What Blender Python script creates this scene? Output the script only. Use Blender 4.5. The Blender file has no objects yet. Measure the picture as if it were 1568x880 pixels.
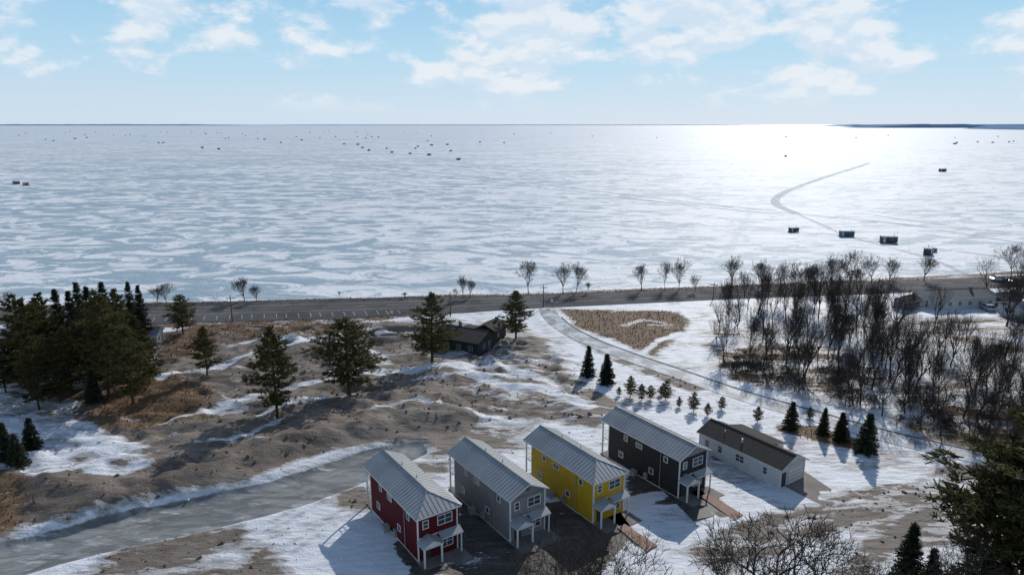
import bpy, math, random
import numpy as np
from mathutils import Vector, Matrix
scene=bpy.context.scene
R=random.Random(7)
# ------------------------------------------------------------------ survey (photo survey point -> ground coordinates, metres)
H=50.0; F=1060.0; PIT=math.atan(250/1060); SP,CP=math.sin(PIT),math.cos(PIT)
def S(px,py,z=0.0):
    u=(px-784)/F; v=(py-440)/F
    t=(H-z)/(SP+CP*v)
    return (u*t, t*(CP-v*SP))
def hgt(px,by,ty):
    X,Y=S(px,by); v=(ty-440)/F
    k=(v*Y*CP+Y*SP)/(CP-v*SP)
    return max(0.5,H-k)
def SL(pts,z=0): return [S(a,b,z) for a,b in pts]
# ------------------------------------------------------------------ noise
def _h(ix,iy,s):
    n=np.sin(ix*127.1+iy*311.7+s*74.7)*43758.5453
    return n-np.floor(n)
def vn(x,y,s=0):
    ix=np.floor(x);iy=np.floor(y);fx=x-ix;fy=y-iy
    fx=fx*fx*(3-2*fx);fy=fy*fy*(3-2*fy)
    a=_h(ix,iy,s);b=_h(ix+1,iy,s);c=_h(ix,iy+1,s);d=_h(ix+1,iy+1,s)
    return (a*(1-fx)+b*fx)*(1-fy)+(c*(1-fx)+d*fx)*fy
def fbm(x,y,s=0,o=4):
    r=0;a=.5;t=0
    for i in range(o):
        r=r+a*vn(x,y,s+i);t+=a;a*=.5;x=x*2.03;y=y*2.03
    return r/t
def sstep(a,b,x):
    t=np.clip((x-a)/(b-a),0,1);return t*t*(3-2*t)
def linedist(X,Y,pts):
    D=np.full(X.shape,1e9)
    for (x0,y0),(x1,y1) in zip(pts[:-1],pts[1:]):
        dx,dy=x1-x0,y1-y0;L=dx*dx+dy*dy+1e-9
        t=np.clip(((X-x0)*dx+(Y-y0)*dy)/L,0,1)
        D=np.minimum(D,np.hypot(X-x0-t*dx,Y-y0-t*dy))
    return D
def polymask(X,Y,poly,soft):
    ins=np.zeros(X.shape,bool)
    n=len(poly)
    for i in range(n):
        x0,y0=poly[i];x1,y1=poly[(i+1)%n]
        c=((y0>Y)!=(y1>Y))
        xi=(x1-x0)*(Y-y0)/((y1-y0) if abs(y1-y0)>1e-9 else 1e-9)+x0
        ins^=(c&(X<xi))
    D=linedist(X,Y,poly+[poly[0]])
    return sstep(-soft,soft,np.where(ins,D,-D))
def linemask(X,Y,pts,w,soft): return 1-sstep(w-soft,w+soft,linedist(X,Y,pts))
# ------------------------------------------------------------------ layout
SHORE=SL([(0,471),(300,464),(600,456),(900,447),(1200,435),(1568,416)],-1.2)
sx=[p[0] for p in SHORE]; sy=[p[1] for p in SHORE]
s0=(sy[1]-sy[0])/(sx[1]-sx[0]); s1=(sy[-1]-sy[-2])/(sx[-1]-sx[-2])
sx=[-4000]+sx+[4000]; sy=[sy[0]+s0*0.2*(-4000-sx[1])]+sy+[sy[-1]+s1*.1*(4000-sx[-1])]
def shoreY(X): return np.interp(X,sx,sy)
ROAD=SL([(0,484),(340,477),(640,468),(830,461),(1100,449),(1330,441),(1568,430)])
def ext(p,q,n,k=1.0,st=40):
    d=Vector((p[0]-q[0],p[1]-q[1])).normalized()*st
    return [(p[0]+d.x*i,p[1]+d.y*i*k) for i in range(1,n)]
ROAD=ext(ROAD[0],ROAD[1],16,.6)[::-1]+ROAD+ext(ROAD[-1],ROAD[-2],16,.8)
SIDE=SL([(836,466),(842,482),(862,501),(905,524),(965,547),(1040,573),(1130,604),(1230,633),(1340,664),(1440,688),(1540,712),(1660,742)])
CHAN=SL([(-200,905),(0,830),(110,803),(200,778),(310,756),(400,738),(480,712),(560,686),(610,677),(645,673),(657,690),(620,708),(560,736),(480,768),(400,790),(330,808),(190,836),(90,862),(0,890),(-200,980)])
HA=math.radians(124); WA=math.radians(34)
HOUSE={'red':(-11.0,71.0,16.0,6.0),'grey':(-0.3,75.0,15.8,6.0),'yellow':(10.3,79.1,15.6,6.0),'char':(22.7,85.3,16.4,6.2),'ranch':(37.6,88.0,15.4,6.4)}
def hpt(k,x,y):
    a,b,L,W=HOUSE[k];return (a+x*math.cos(WA)+y*math.cos(HA),b+x*math.sin(WA)+y*math.sin(HA))
MOUND=SL([(60,740),(200,700),(330,655),(450,645),(560,610),(660,600),(740,630),(700,652),(620,655),(480,685),(380,725),(200,775),(90,800),(50,795)])
ROUGH=SL([(-60,620),(230,520),(330,498),(600,494),(790,500),(880,560),(920,640),(800,650),(660,655),(540,680),(380,730),(200,780),(0,825),(-200,880)])
def height(X,Y):
    X=np.asarray(X,float);Y=np.asarray(Y,float)
    rough=polymask(X,Y,ROUGH,4)
    h=(fbm(X*.06,Y*.06,1)-.5)*.7+(fbm(X*.5,Y*.5,5)-.5)*.30
    n=fbm(X*.13+.4*fbm(X*.05,Y*.05,9)*4,Y*.2,11)
    ridg=1-np.abs(n*2-1)
    h=h+rough*((ridg-.65)*2.2+(fbm(X*.25,Y*.4,15,3)-.5)*.7)
    m=polymask(X,Y,MOUND,3)
    h=h+m*(1.0+1.0*fbm(X*.12,Y*.12,21))
    flat=np.zeros_like(h)
    for k,(a,b,L,W) in HOUSE.items():
        q=[hpt(k,-1.5,-3),hpt(k,W+1.5,-3),hpt(k,W+1.5,L+1.5),hpt(k,-1.5,L+1.5)]
        flat=np.maximum(flat,polymask(X,Y,q,2))
    flat=np.maximum(flat,linemask(X,Y,SIDE,5,1.5))
    rd=linedist(X,Y,ROAD)
    flat=np.maximum(flat,1-sstep(12,17,rd))
    h=h*(1-flat)
    c=polymask(X,Y,CHAN,1.2)
    bank=1-sstep(0,4.5,linedist(X,Y,CHAN+[CHAN[0]]))
    h=h*(1-c)+c*(-.8)
    h=h+(1-c)*bank*.3
    mp=S(684,892)
    h=h+1.0*np.exp(-((X-mp[0])**2+(Y-mp[1])**2)/5.0)*(.2+1.3*fbm(X*1.2,Y*1.2,3))
    s=shoreY(X)+(fbm(X*.08,Y*0+3,31)-.5)*7
    e=sstep(-4,6,Y-s)
    return h*(1-e)-3.2*e
def gz(x,y): return float(height(np.array([x]),np.array([y]))[0])
# ------------------------------------------------------------------ material helpers
def newmat(name):
    m=bpy.data.materials.new(name);m.use_nodes=True
    nt=m.node_tree;b=nt.nodes['Principled BSDF'];return m,nt,b
def nd(nt,t,ins=None,**kw):
    n=nt.nodes.new(t)
    for k,v in kw.items(): setattr(n,k,v)
    if ins:
        for k,v in ins.items():
            if isinstance(v,bpy.types.NodeSocket): nt.links.new(v,n.inputs[k])
            else: n.inputs[k].default_value=v
    return n
def mth(nt,op,a,b=0.0,c=None,clamp=False):
    i={0:a,1:b}
    if c is not None:i[2]=c
    return nd(nt,'ShaderNodeMath',i,operation=op,use_clamp=clamp).outputs[0]
def mixc(nt,f,a,b):
    n=nt.nodes.new('ShaderNodeMix');n.data_type='RGBA'
    for s,v in ((0,f),(6,a),(7,b)):
        if isinstance(v,bpy.types.NodeSocket): nt.links.new(v,n.inputs[s])
        else: n.inputs[s].default_value=(v if s==0 or len(v)==4 else (*v,1))
    return n.outputs[2]
def ss(nt,x,a,b):
    n=nd(nt,'ShaderNodeMapRange',{'Value':x,'From Min':a,'From Max':b},interpolation_type='SMOOTHSTEP');return n.outputs[0]
def noise(nt,vec,scale,detail=5,rough=.55,dist=0):
    n=nd(nt,'ShaderNodeTexNoise',{'Vector':vec,'Scale':scale,'Detail':detail,'Roughness':rough,'Distortion':dist});return n.outputs[0]
def simple(name,c1,c2=None,scale=2.0,rough=.7,bump=0.0,spec=.3,metal=0,siding=False):
    m,nt,b=newmat(name)
    tc=nd(nt,'ShaderNodeTexCoord').outputs['Object']
    c2=c2 or tuple(x*.75 for x in c1)
    f=noise(nt,tc,scale,4,.6)
    f2=ss(nt,f,.3,.7)
    nt.links.new(mixc(nt,f2,c1,c2),b.inputs['Base Color'])
    b.inputs['Roughness'].default_value=rough
    b.inputs['Specular IOR Level'].default_value=spec
    b.inputs['Metallic'].default_value=metal
    if siding:
        z=nd(nt,'ShaderNodeSeparateXYZ',{0:tc}).outputs[2]
        fr=mth(nt,'FRACT',mth(nt,'MULTIPLY',z,5.0))
        bp=nd(nt,'ShaderNodeBump',{'Height':fr,'Strength':.9,'Distance':.04})
        nt.links.new(bp.outputs[0],b.inputs['Normal'])
    elif bump>0:
        bp=nd(nt,'ShaderNodeBump',{'Height':noise(nt,tc,scale*6,4),'Strength':.6,'Distance':bump})
        nt.links.new(bp.outputs[0],b.inputs['Normal'])
    return m
M={}
M['white']=simple('white_trim',(.62,.62,.61),(.54,.55,.55),1,.5)
M['glass']=simple('window_glass',(.03,.04,.05),(.05,.06,.08),.5,.08,spec=.8)
M['metalroof']=simple('metal_roof',(.30,.315,.33),(.235,.25,.265),.35,.42,spec=.45)
M['rib']=simple('roof_seam',(.17,.18,.19),None,.4,.5)
M['red']=simple('red_siding',(.105,.010,.014),(.08,.009,.012),.8,.7,siding=True,spec=.15)
M['grey']=simple('grey_siding',(.23,.225,.225),(.19,.19,.195),.8,.65,siding=True,spec=.2)
M['yellow']=simple('yellow_siding',(.52,.33,.022),(.44,.28,.018),.8,.65,siding=True,spec=.2)
M['char']=simple('charcoal_siding',(.030,.032,.036),(.024,.026,.03),.8,.65,siding=True,spec=.2)
M['whites']=simple('white_siding',(.58,.58,.57),(.50,.50,.50),.8,.6,siding=True)
M['green']=simple('dark_green_siding',(.03,.04,.04),None,.8,.7,siding=True)
M['shingle']=simple('dark_shingle_roof',(.040,.035,.033),(.06,.052,.05),3,.9,.02,spec=.15)
M['shingleg']=simple('grey_shingle_roof',(.16,.17,.18),(.22,.23,.25),3,.85,.02,spec=.15)
M['conc']=simple('concrete',(.20,.175,.16),(.13,.11,.10),.6,.8,.01)
M['wood']=simple('weathered_wood',(.16,.11,.07),(.10,.07,.05),3,.8,.01)
M['bark']=simple('bark',(.085,.07,.06),(.05,.04,.035),1,.95,spec=.05)
M['barkd']=simple('pine_bark',(.09,.06,.04),(.05,.035,.025),3,.9,spec=.1)
M['rubber']=simple('tyre_rubber',(.02,.02,.02),None,3,.8)
M['dark']=simple('dark_panel',(.03,.033,.04),(.05,.05,.06),2,.5)
M['bluep']=simple('blue_panel',(.05,.09,.14),None,2,.5)
M['tan']=simple('tan_panel',(.25,.2,.14),None,2,.6)
M['snowcap']=simple('snow_on_top',(.45,.49,.54),(.3,.33,.38),2,.7)
def foliage(name,c1,c2,c3):
    m,nt,b=newmat(name)
    tc=nd(nt,'ShaderNodeTexCoord').outputs['Object']
    oi=nd(nt,'ShaderNodeObjectInfo').outputs['Random']
    f=ss(nt,noise(nt,tc,.9,3,.7),.35,.65)
    c=mixc(nt,f,c1,c2)
    c=mixc(nt,ss(nt,noise(nt,tc,5,1),.5,.7),c,c3)
    hs=nd(nt,'ShaderNodeHueSaturation',{'Color':c,'Value':mth(nt,'ADD',mth(nt,'MULTIPLY',oi,.5),.75)})
    nt.links.new(hs.outputs[0],b.inputs['Base Color'])
    b.inputs['Roughness'].default_value=.75;b.inputs['Specular IOR Level'].default_value=.2
    tr=nd(nt,'ShaderNodeBsdfTranslucent',{'Color':hs.outputs[0]})
    mx=nd(nt,'ShaderNodeMixShader',{0:.3,1:b.outputs[0],2:tr.outputs[0]})
    nt.links.new(mx.outputs[0],nt.nodes['Material Output'].inputs[0])
    return m
M['pine']=foliage('pine_needles',(.032,.036,.013),(.085,.08,.028),(.13,.10,.036))
M['spruce']=foliage('spruce_needles',(.015,.022,.013),(.035,.046,.026),(.055,.058,.032))
# ------------------------------------------------------------------ mesh builder
class MB:
    def __init__(s): s.v=[];s.f=[];s.m=[]
    def quad(s,pts,m=0):
        i=len(s.v);s.v+=[tuple(p) for p in pts];s.f.append(tuple(range(i,i+len(pts))));s.m.append(m)
    def box(s,x0,x1,y0,y1,z0,z1,m=0):
        i=len(s.v)
        s.v+=[(x0,y0,z0),(x1,y0,z0),(x1,y1,z0),(x0,y1,z0),(x0,y0,z1),(x1,y0,z1),(x1,y1,z1),(x0,y1,z1)]
        for q in ((0,3,2,1),(4,5,6,7),(0,1,5,4),(1,2,6,5),(2,3,7,6),(3,0,4,7)):
            s.f.append(tuple(i+k for k in q));s.m.append(m)
    def tube(s,p0,p1,r0,r1,n=4,m=0,cap=True):
        p0=Vector(p0);p1=Vector(p1);d=(p1-p0).normalized()
        a=d.orthogonal().normalized();b=d.cross(a)
        i=len(s.v)
        for p,r in((p0,r0),(p1,r1)):
            for k in range(n):
                t=2*math.pi*k/n;q=p+(a*math.cos(t)+b*math.sin(t))*r;s.v.append(tuple(q))
        for k in range(n):
            s.f.append((i+k,i+(k+1)%n,i+n+(k+1)%n,i+n+k));s.m.append(m)
        if cap: s.f.append(tuple(i+n+k for k in range(n)));s.m.append(m)
    def mesh(s,name,mats,smooth=False):
        me=bpy.data.meshes.new(name);me.from_pydata(s.v,[],s.f)
        for a in mats: me.materials.append(a)
        me.polygons.foreach_set('material_index',s.m)
        if smooth: me.polygons.foreach_set('use_smooth',[True]*len(s.f))
        me.update();return me
    def obj(s,name,mats,parent=None,smooth=False):
        o=bpy.data.objects.new(name,s.mesh(name,mats,smooth));scene.collection.objects.link(o)
        if parent: o.parent=parent
        return o
def empty(name,x,y,z,rot=0):
    e=bpy.data.objects.new(name,None);scene.collection.objects.link(e);e.location=(x,y,z);e.rotation_euler=(0,0,rot);e.empty_display_size=1;return e
def inst(name,me,x,y,z,rot=0,s=(1,1,1)):
    o=bpy.data.objects.new(name,me);scene.collection.objects.link(o);o.location=(x,y,z);o.rotation_euler=(0,0,rot);o.scale=s;return o
# ------------------------------------------------------------------ ground sheet
xs=np.concatenate([[-4000,-2500,-1500,-900,-600,-420,-320,-260],np.arange(-225,245,.7),[255,280,330,420,600,900,1500,2500,4000]])
ys=np.concatenate([[-1500,-700,-300,-120,-40,0,20,30,38],np.arange(44,250,.58),[252,256,262,270,285,310,340,420]])
X,Y=np.meshgrid(xs,ys);nx,ny=len(xs),len(ys)
Z=height(X,Y)
co=np.stack([X,Y,Z],-1).reshape(-1,3)
ii=np.arange(nx*ny).reshape(ny,nx)
q=np.stack([ii[:-1,:-1],ii[:-1,1:],ii[1:,1:],ii[1:,:-1]],-1).reshape(-1,4)
me=bpy.data.meshes.new('ground');me.vertices.add(len(co));me.vertices.foreach_set('co',co.ravel())
me.loops.add(q.size);me.loops.foreach_set('vertex_index',q.ravel().astype(np.int32))
me.polygons.add(len(q));me.polygons.foreach_set('loop_start',np.arange(0,q.size,4,dtype=np.int32));me.polygons.foreach_set('loop_total',np.full(len(q),4,np.int32))
me.update(calc_edges=True);me.polygons.foreach_set('use_smooth',np.ones(len(q),bool))
dirt=np.full_like(X,.14);grass=np.zeros_like(X);wet=np.zeros_like(X)
dirt+=.34*polymask(X,Y,ROUGH,5)
def addp(arr,pts,s,soft=2.5): np.maximum(arr,polymask(X,Y,SL(pts),soft)*s,out=arr)
def addl(arr,pts,w,s,soft=1): np.maximum(arr,linemask(X,Y,SL(pts),w,soft)*s,out=arr)
def sub(arr,pts,w,s,soft=.8): arr*=(1-linemask(X,Y,SL(pts),w,soft)*s)
addp(dirt,[(240,525),(330,500),(460,492),(600,492),(700,496),(700,540),(620,565),(480,585),(440,610),(360,615),(300,605),(235,585)],.76)
addp(dirt,[(30,745),(200,690),(330,640),(450,600),(560,570),(660,575),(765,618),(715,665),(620,668),(480,699),(380,739),(200,787),(90,817),(30,810)],.92,2)
addp(dirt,[(560,570),(700,545),(800,545),(880,590),(920,640),(840,650),(740,650),(660,600)],.62)
addp(dirt,[(640,490),(800,495),(840,520),(860,560),(780,560),(690,550)],.5)
addp(dirt,[(120,590),(240,560),(340,595),(340,650),(200,680),(110,660)],.85);addp(grass,[(120,590),(240,560),(340,595),(330,645),(200,670),(120,650)],1,5)
addp(dirt,[(130,865),(220,812),(370,798),(385,832),(250,880),(140,890)],.78)
addp(dirt,[(330,890),(420,810),(550,745),(580,775),(480,835),(400,900)],.74)
addp(dirt,[(0,900),(120,862),(300,840),(500,790),(560,800),(440,900)],.48)
addp(dirt,[(-100,690),(20,705),(70,740),(60,805),(0,830),(-100,850)],.85);addp(grass,[(-100,690),(20,705),(70,740),(60,805),(0,830),(-100,850)],1,5)
addp(dirt,[(860,474),(1040,476),(1062,500),(1000,545),(930,518),(880,500)],.82);addp(grass,[(850,470),(1040,472),(1065,500),(1000,550),(930,520),(870,500)],1,4)
addp(grass,[(330,490),(560,490),(600,520),(440,530),(340,525)],.9,6)
addp(dirt,[(230,515),(300,500),(360,500),(330,545),(240,560)],.8);addp(grass,[(230,515),(300,500),(360,500),(330,545),(240,560)],.9,5)
addp(dirt,[(1188,648),(1250,652),(1345,682),(1335,694),(1235,670),(1190,660)],.95,1);addp(grass,[(1180,640),(1260,650),(1350,682),(1335,698),(1235,675)],1,2)
addp(dirt,[(1060,500),(1600,480),(1600,700),(1500,690),(1240,625),(1090,580)],.34,4);addp(grass,[(1060,500),(1600,480),(1600,700),(1500,690),(1240,625),(1090,580)],1,4)
addp(dirt,[(1090,540),(1180,520),(1300,550),(1290,605),(1180,600),(1110,580)],.52);addp(grass,[(1080,530),(1180,510),(1320,540),(1300,610),(1110,590)],1,4)
addp(dirt,[(1370,640),(1480,610),(1600,600),(1600,700),(1500,695),(1400,668)],.55)
addp(dirt,[(620,655),(700,655),(700,720),(650,735),(625,700)],.66)
addp(dirt,[(560,650),(690,650),(650,690),(600,690)],.7)
addp(dirt,[(680,650),(800,655),(830,680),(760,700),(700,690)],.48)
addp(dirt,[(780,545),(870,580),(940,630),(920,660),(860,650),(780,600)],.56)
addl(dirt,[(1568,690),(1500,735),(1400,757),(1290,785),(1180,815),(1100,850)],3.6,.62,1.5)
addl(dirt,[(1330,770),(1420,745),(1470,715)],1.6,.62)
addl(dirt,[(1300,880),(1400,800),(1440,770)],1.8,.62)
addp(dirt,[(1280,760),(1500,700),(1568,700),(1568,800),(1400,850),(1250,800)],.42)
addl(dirt,[(870,505),(920,537),(980,562),(1060,592)],2.4,.68,1)
addl(dirt,[(830,560),(900,600),(930,620),(900,645)],2.2,.64)
addl(dirt,[(640,480),(560,489),(340,496),(0,506)],2.5,.66)
addl(dirt,[(0,472),(300,465),(600,457),(900,448),(1200,436),(1568,417)],2.6,.7)
addl(grass,[(0,472),(300,465),(600,457),(900,448),(1200,436),(1568,417)],4,1)
addl(grass,[(640,482),(560,490),(340,498),(0,508)],4,1)
addp(dirt,[(60,510),(230,500),(240,590),(130,620),(20,600)],.7);addp(grass,[(60,510),(230,500),(240,590),(130,620),(20,600)],.9)
addp(wet,[(600,830),(700,790),(860,765),(960,780),(1075,740),(1140,792),(1060,800),(950,800),(960,840),(890,900),(640,920)],.8,1.2)
addp(wet,[(685,735),(760,800),(700,800)],.7,1);addp(wet,[(835,700),(900,760),(850,770)],.6,1);addp(wet,[(700,700),(850,770),(900,790),(780,830)],.55,1)
addp(wet,[(880,640),(935,690),(1040,750),(960,760),(960,720)],.65,1)
addp(wet,[(1085,700),(1180,735),(1200,745),(1160,722),(1090,690)],.5,1)
sub(wet,[(985,805),(1050,800)],4.5,1,.6)
addl(dirt,[(590,792),(640,850)],1.0,.6)
for pts,w,s in [([(230,655),(330,628),(430,598),(520,582),(640,566),(760,560),(850,590)],1.0,.8),
  ([(120,735),(240,705),(350,690),(430,655)],.7,.6),([(560,640),(640,625),(740,640),(860,655)],.9,.7),([(250,580),(330,560),(480,520),(640,508),(700,515)],1.1,.75),
  ([(350,530),(420,515),(560,535),(600,560),(500,575)],.9,.8),([(140,725),(200,715),(225,725),(190,738),(150,735)],1.6,.8),
  ([(690,560),(760,590),(840,600),(900,625)],1.4,.8),([(985,540),(1010,522),(1040,510)],1.0,.9),
  ([(955,498),(985,490),(1020,495)],1.0,.5),([(600,590),(700,575),(800,580)],.8,.7),([(0,650),(120,660),(200,700),(100,730),(0,690)],2.8,.75),([(380,640),(460,615),(560,600)],.8,.7)]: sub(dirt,pts,w,s)
chm=polymask(X,Y,CHAN,.9)
bk=1-sstep(.3,2.2,linedist(X,Y,CHAN+[CHAN[0]])); dirt*=(1-bk*.45); dirt*=(1-chm)
nr=linemask(X,Y,SL([(470,800),(560,860),(600,900)]),5.5,2);dirt*=(1-nr*.8)
dirt=np.clip(dirt,0,1)
def attr(name,a,b,c,d):
    at=me.color_attributes.new(name,'FLOAT_COLOR','POINT')
    at.data.foreach_set('color',np.stack([a,b,c,d],-1).astype(np.float32).ravel())
tr=np.zeros_like(X)
for off in (0,1.9):
    for pts in [[(1568,700),(1500,738),(1400,760),(1290,788),(1180,818)],[(900,640),(830,600),(760,585),(640,600),(520,600),(330,650),(130,715)],[(640,655),(500,700),(300,755),(100,800)],[(860,500),(930,548),(1060,598),(1200,650)],[(720,640),(800,655),(700,690),(560,760),(400,860)],[(450,510),(560,545),(760,560)],
      [(1560,760),(1480,760),(1420,790),(1330,850)],[(1500,700),(1380,770),(1290,880)],[(250,870),(420,800),(560,720),(650,650),(700,600),(690,560)],[(830,620),(760,650),(660,655),(560,640)],[(940,560),(880,580),(840,640),(790,650)],[(0,640),(120,655),(260,680),(330,640)],[(300,590),(420,560),(600,590),(800,640)],[(150,880),(330,840),(520,790)],
      [(1440,700),(1400,745),(1300,830),(1270,880)],[(1120,640),(1180,690),(1300,720),(1440,700)],[(0,870),(200,812),(420,764),(560,712),(640,690)],[(0,855),(180,800),(400,752),(540,705),(700,670)]]:
        w=[(a+off,b) for a,b in SL(pts)]
        tr=np.maximum(tr,linemask(X,Y,w,.28,.35))
attr('m1',dirt,grass,chm,np.ones_like(X));attr('m2',wet,tr,np.zeros_like(X),np.ones_like(X))
g,nt,b=newmat('snow_and_earth')
pos=nd(nt,'ShaderNodeNewGeometry').outputs['Position']
a1=nd(nt,'ShaderNodeSeparateColor',{0:nd(nt,'ShaderNodeVertexColor',layer_name='m1').outputs[0]})
a2=nd(nt,'ShaderNodeSeparateColor',{0:nd(nt,'ShaderNodeVertexColor',layer_name='m2').outputs[0]})
mp=nd(nt,'ShaderNodeMapping',{'Vector':pos,'Rotation':(0,0,math.radians(-20)),'Scale':(.45,1.35,1)}).outputs[0]
nbig=noise(nt,mp,.11,7,.62,.9);nmid=noise(nt,mp,.7,6,.62);nfine=noise(nt,pos,3.5,4,.7)
wob=mth(nt,'ADD',mth(nt,'MULTIPLY',mth(nt,'SUBTRACT',nbig,.5),2.0),mth(nt,'MULTIPLY',mth(nt,'SUBTRACT',nmid,.5),1.0))
wob=mth(nt,'ADD',wob,mth(nt,'MULTIPLY',mth(nt,'SUBTRACT',nfine,.5),.32))
fd=ss(nt,mth(nt,'ADD',a1.outputs[0],wob),.46,.58)
fthin=ss(nt,mth(nt,'ADD',mth(nt,'ADD',a1.outputs[0],.18),wob),.36,.6)
snow=mixc(nt,ss(nt,nmid,.3,.7),(.69,.71,.745),(.56,.585,.63))
snow=mixc(nt,ss(nt,nfine,.52,.75),snow,(.46,.48,.52))
earth=mixc(nt,ss(nt,nbig,.35,.65),(.125,.097,.078),(.215,.18,.152))
earth=mixc(nt,mth(nt,'MULTIPLY',ss(nt,nmid,.45,.65),.7),earth,(.09,.07,.055))
earth=mixc(nt,ss(nt,nfine,.56,.72),earth,(.25,.22,.195))
gr=mixc(nt,ss(nt,nfine,.35,.65),(.17,.10,.05),(.085,.055,.033))
gf=mth(nt,'MULTIPLY',a1.outputs[1],ss(nt,mth(nt,'ADD',nmid,a1.outputs[1]),.9,1.4))
soil=mixc(nt,gf,earth,gr)
col=mixc(nt,mth(nt,'MULTIPLY',fthin,.55),snow,soil)
col=mixc(nt,fd,col,soil)
fw=ss(nt,mth(nt,'ADD',a2.outputs[0],mth(nt,'MULTIPLY',wob,.8)),.42,.55)
wetc=mixc(nt,ss(nt,nmid,.4,.65),(.045,.038,.033),(.10,.085,.073))
wetc=mixc(nt,ss(nt,nfine,.60,.70),wetc,(.3,.3,.31))
col=mixc(nt,fw,col,wetc)
ft=mth(nt,'MULTIPLY',a2.outputs[1],ss(nt,nmid,.35,.6))
col=mixc(nt,mth(nt,'MULTIPLY',ft,.6),col,(.17,.15,.135))
icn=noise(nt,mp,.3,5,.65,1.0)
icec=mixc(nt,ss(nt,icn,.38,.62),(.13,.135,.132),(.27,.272,.268))
icec=mixc(nt,ss(nt,nmid,.56,.68),icec,(.42,.43,.44))
icec=mixc(nt,mth(nt,'MULTIPLY',ft,.6),icec,(.12,.11,.10))
fi=ss(nt,mth(nt,'ADD',a1.outputs[2],mth(nt,'MULTIPLY',wob,.35)),.42,.6)
col=mixc(nt,fi,col,icec)
nt.links.new(col,b.inputs['Base Color'])
allr=mth(nt,'MAXIMUM',fd,fw)
rg=mth(nt,'SUBTRACT',mth(nt,'ADD',.6,mth(nt,'MULTIPLY',allr,.2)),mth(nt,'MULTIPLY',fi,.2))
rg=mth(nt,'SUBTRACT',rg,mth(nt,'MULTIPLY',fw,.22))
nt.links.new(rg,b.inputs['Roughness']);b.inputs['Specular IOR Level'].default_value=.25
hh=mth(nt,'ADD',mth(nt,'MULTIPLY',nmid,.9),mth(nt,'MULTIPLY',nfine,.3))
hh=mth(nt,'SUBTRACT',hh,mth(nt,'MULTIPLY',fd,.12))
st=mth(nt,'SUBTRACT',1,mth(nt,'MULTIPLY',fi,.85))
bp=nd(nt,'ShaderNodeBump',{'Height':hh,'Strength':mth(nt,'MULTIPLY',st,.85),'Distance':.42});nt.links.new(bp.outputs[0],b.inputs['Normal'])
me.materials.append(g)
go=bpy.data.objects.new('ground',me);scene.collection.objects.link(go)
def clods(name,mat,n,smin,smax,mask,thr,seed):
    rg_=np.random.RandomState(seed)
    x=rg_.uniform(-120,130,n*6);y=rg_.uniform(52,200,n*6)
    ix=np.clip(np.searchsorted(xs,x),0,nx-1);iy=np.clip(np.searchsorted(ys,y),0,ny-1)
    ok=np.where(mask[iy,ix]>thr)[0][:n];x=x[ok];y=y[ok];z=height(x,y)
    mb=MB()
    for a,b_,c in zip(x,y,z):
        s=smin+(smax-smin)*rg_.rand()**3;p=rg_.uniform(-.35,.35,(5,3))*s
        o=[(a-s/2,b_-s/2,c-.05),(a+s/2,b_-s/2,c-.05),(a+s/2,b_+s/2,c-.05),(a-s/2,b_+s/2,c-.05),(a,b_,c+s*.5)]
        v=[tuple(np.array(o[k])+p[k]*(1,1,.4)) for k in range(5)]
        i=len(mb.v);mb.v+=v;mb.f+=[(i,i+1,i+4),(i+1,i+2,i+4),(i+2,i+3,i+4),(i+3,i,i+4)];mb.m+=[0]*4
    mb.obj(name,[mat])
clods('earth_clods',simple('clod_earth',(.15,.12,.10),(.08,.065,.052),.3,.95,spec=.1),3500,.12,.6,dirt*(1-chm)*(1-polymask(X,Y,SL([(860,470),(1600,430),(1600,720),(900,540)]),2)),.5,1)
clods('snow_lumps',simple('lump_snow',(.62,.65,.7),(.5,.53,.58),.3,.8,spec=.2),1500,.12,.5,(.6-dirt)*(1-chm)*polymask(X,Y,SL([(-100,540),(900,540),(950,660),(500,900),(-200,900)]),2),.15,2)
def tufts(name,mat,n,mask,thr,seed):
    rg_=np.random.RandomState(seed);x=rg_.uniform(-130,150,n*12);y=rg_.uniform(52,225,n*12)
    ix=np.clip(np.searchsorted(xs,x),0,nx-1);iy=np.clip(np.searchsorted(ys,y),0,ny-1)
    ok=np.where(mask[iy,ix]>thr)[0][:n];x=x[ok];y=y[ok];z=height(x,y);mb=MB()
    for a,b_,c in zip(x,y,z):
        for k in range(3):
            t=rg_.rand()*6.28;l=rg_.uniform(.2,.55);w_=.06;dx,dy=rg_.uniform(-.25,.25,2)
            mb.quad([(a-math.cos(t)*w_,b_-math.sin(t)*w_,c-.03),(a+math.cos(t)*w_,b_+math.sin(t)*w_,c-.03),(a+dx,b_+dy,c+l)])
    mb.obj(name,[mat])
tufts('dead_grass',simple('dead_grass_blades',(.19,.115,.055),(.11,.07,.04),.3,.9,spec=.1),9000,grass*dirt,.4,5)
# ------------------------------------------------------------------ lake ice (to the horizon)
li,nt,b=newmat('lake_snow_ice')
pos=nd(nt,'ShaderNodeNewGeometry').outputs['Position']
sep=nd(nt,'ShaderNodeSeparateXYZ',{0:pos})
mp=nd(nt,'ShaderNodeMapping',{'Vector':pos,'Rotation':(0,0,math.radians(12)),'Scale':(.62,1.1,1)}).outputs[0]
n1=noise(nt,mp,.075,7,.66,1.1);n2=noise(nt,mp,.012,4,.55);n3=noise(nt,pos,.5,4,.65)
side=ss(nt,sep.outputs[0],250,-350)
near=ss(nt,sep.outputs[1],1600,250)
fac=mth(nt,'ADD',n1,mth(nt,'MULTIPLY',mth(nt,'SUBTRACT',n2,.5),.32))
fac=mth(nt,'ADD',fac,mth(nt,'MULTIPLY',side,.05))
fac=mth(nt,'ADD',fac,mth(nt,'MULTIPLY',mth(nt,'SUBTRACT',n3,.5),.08))
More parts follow.
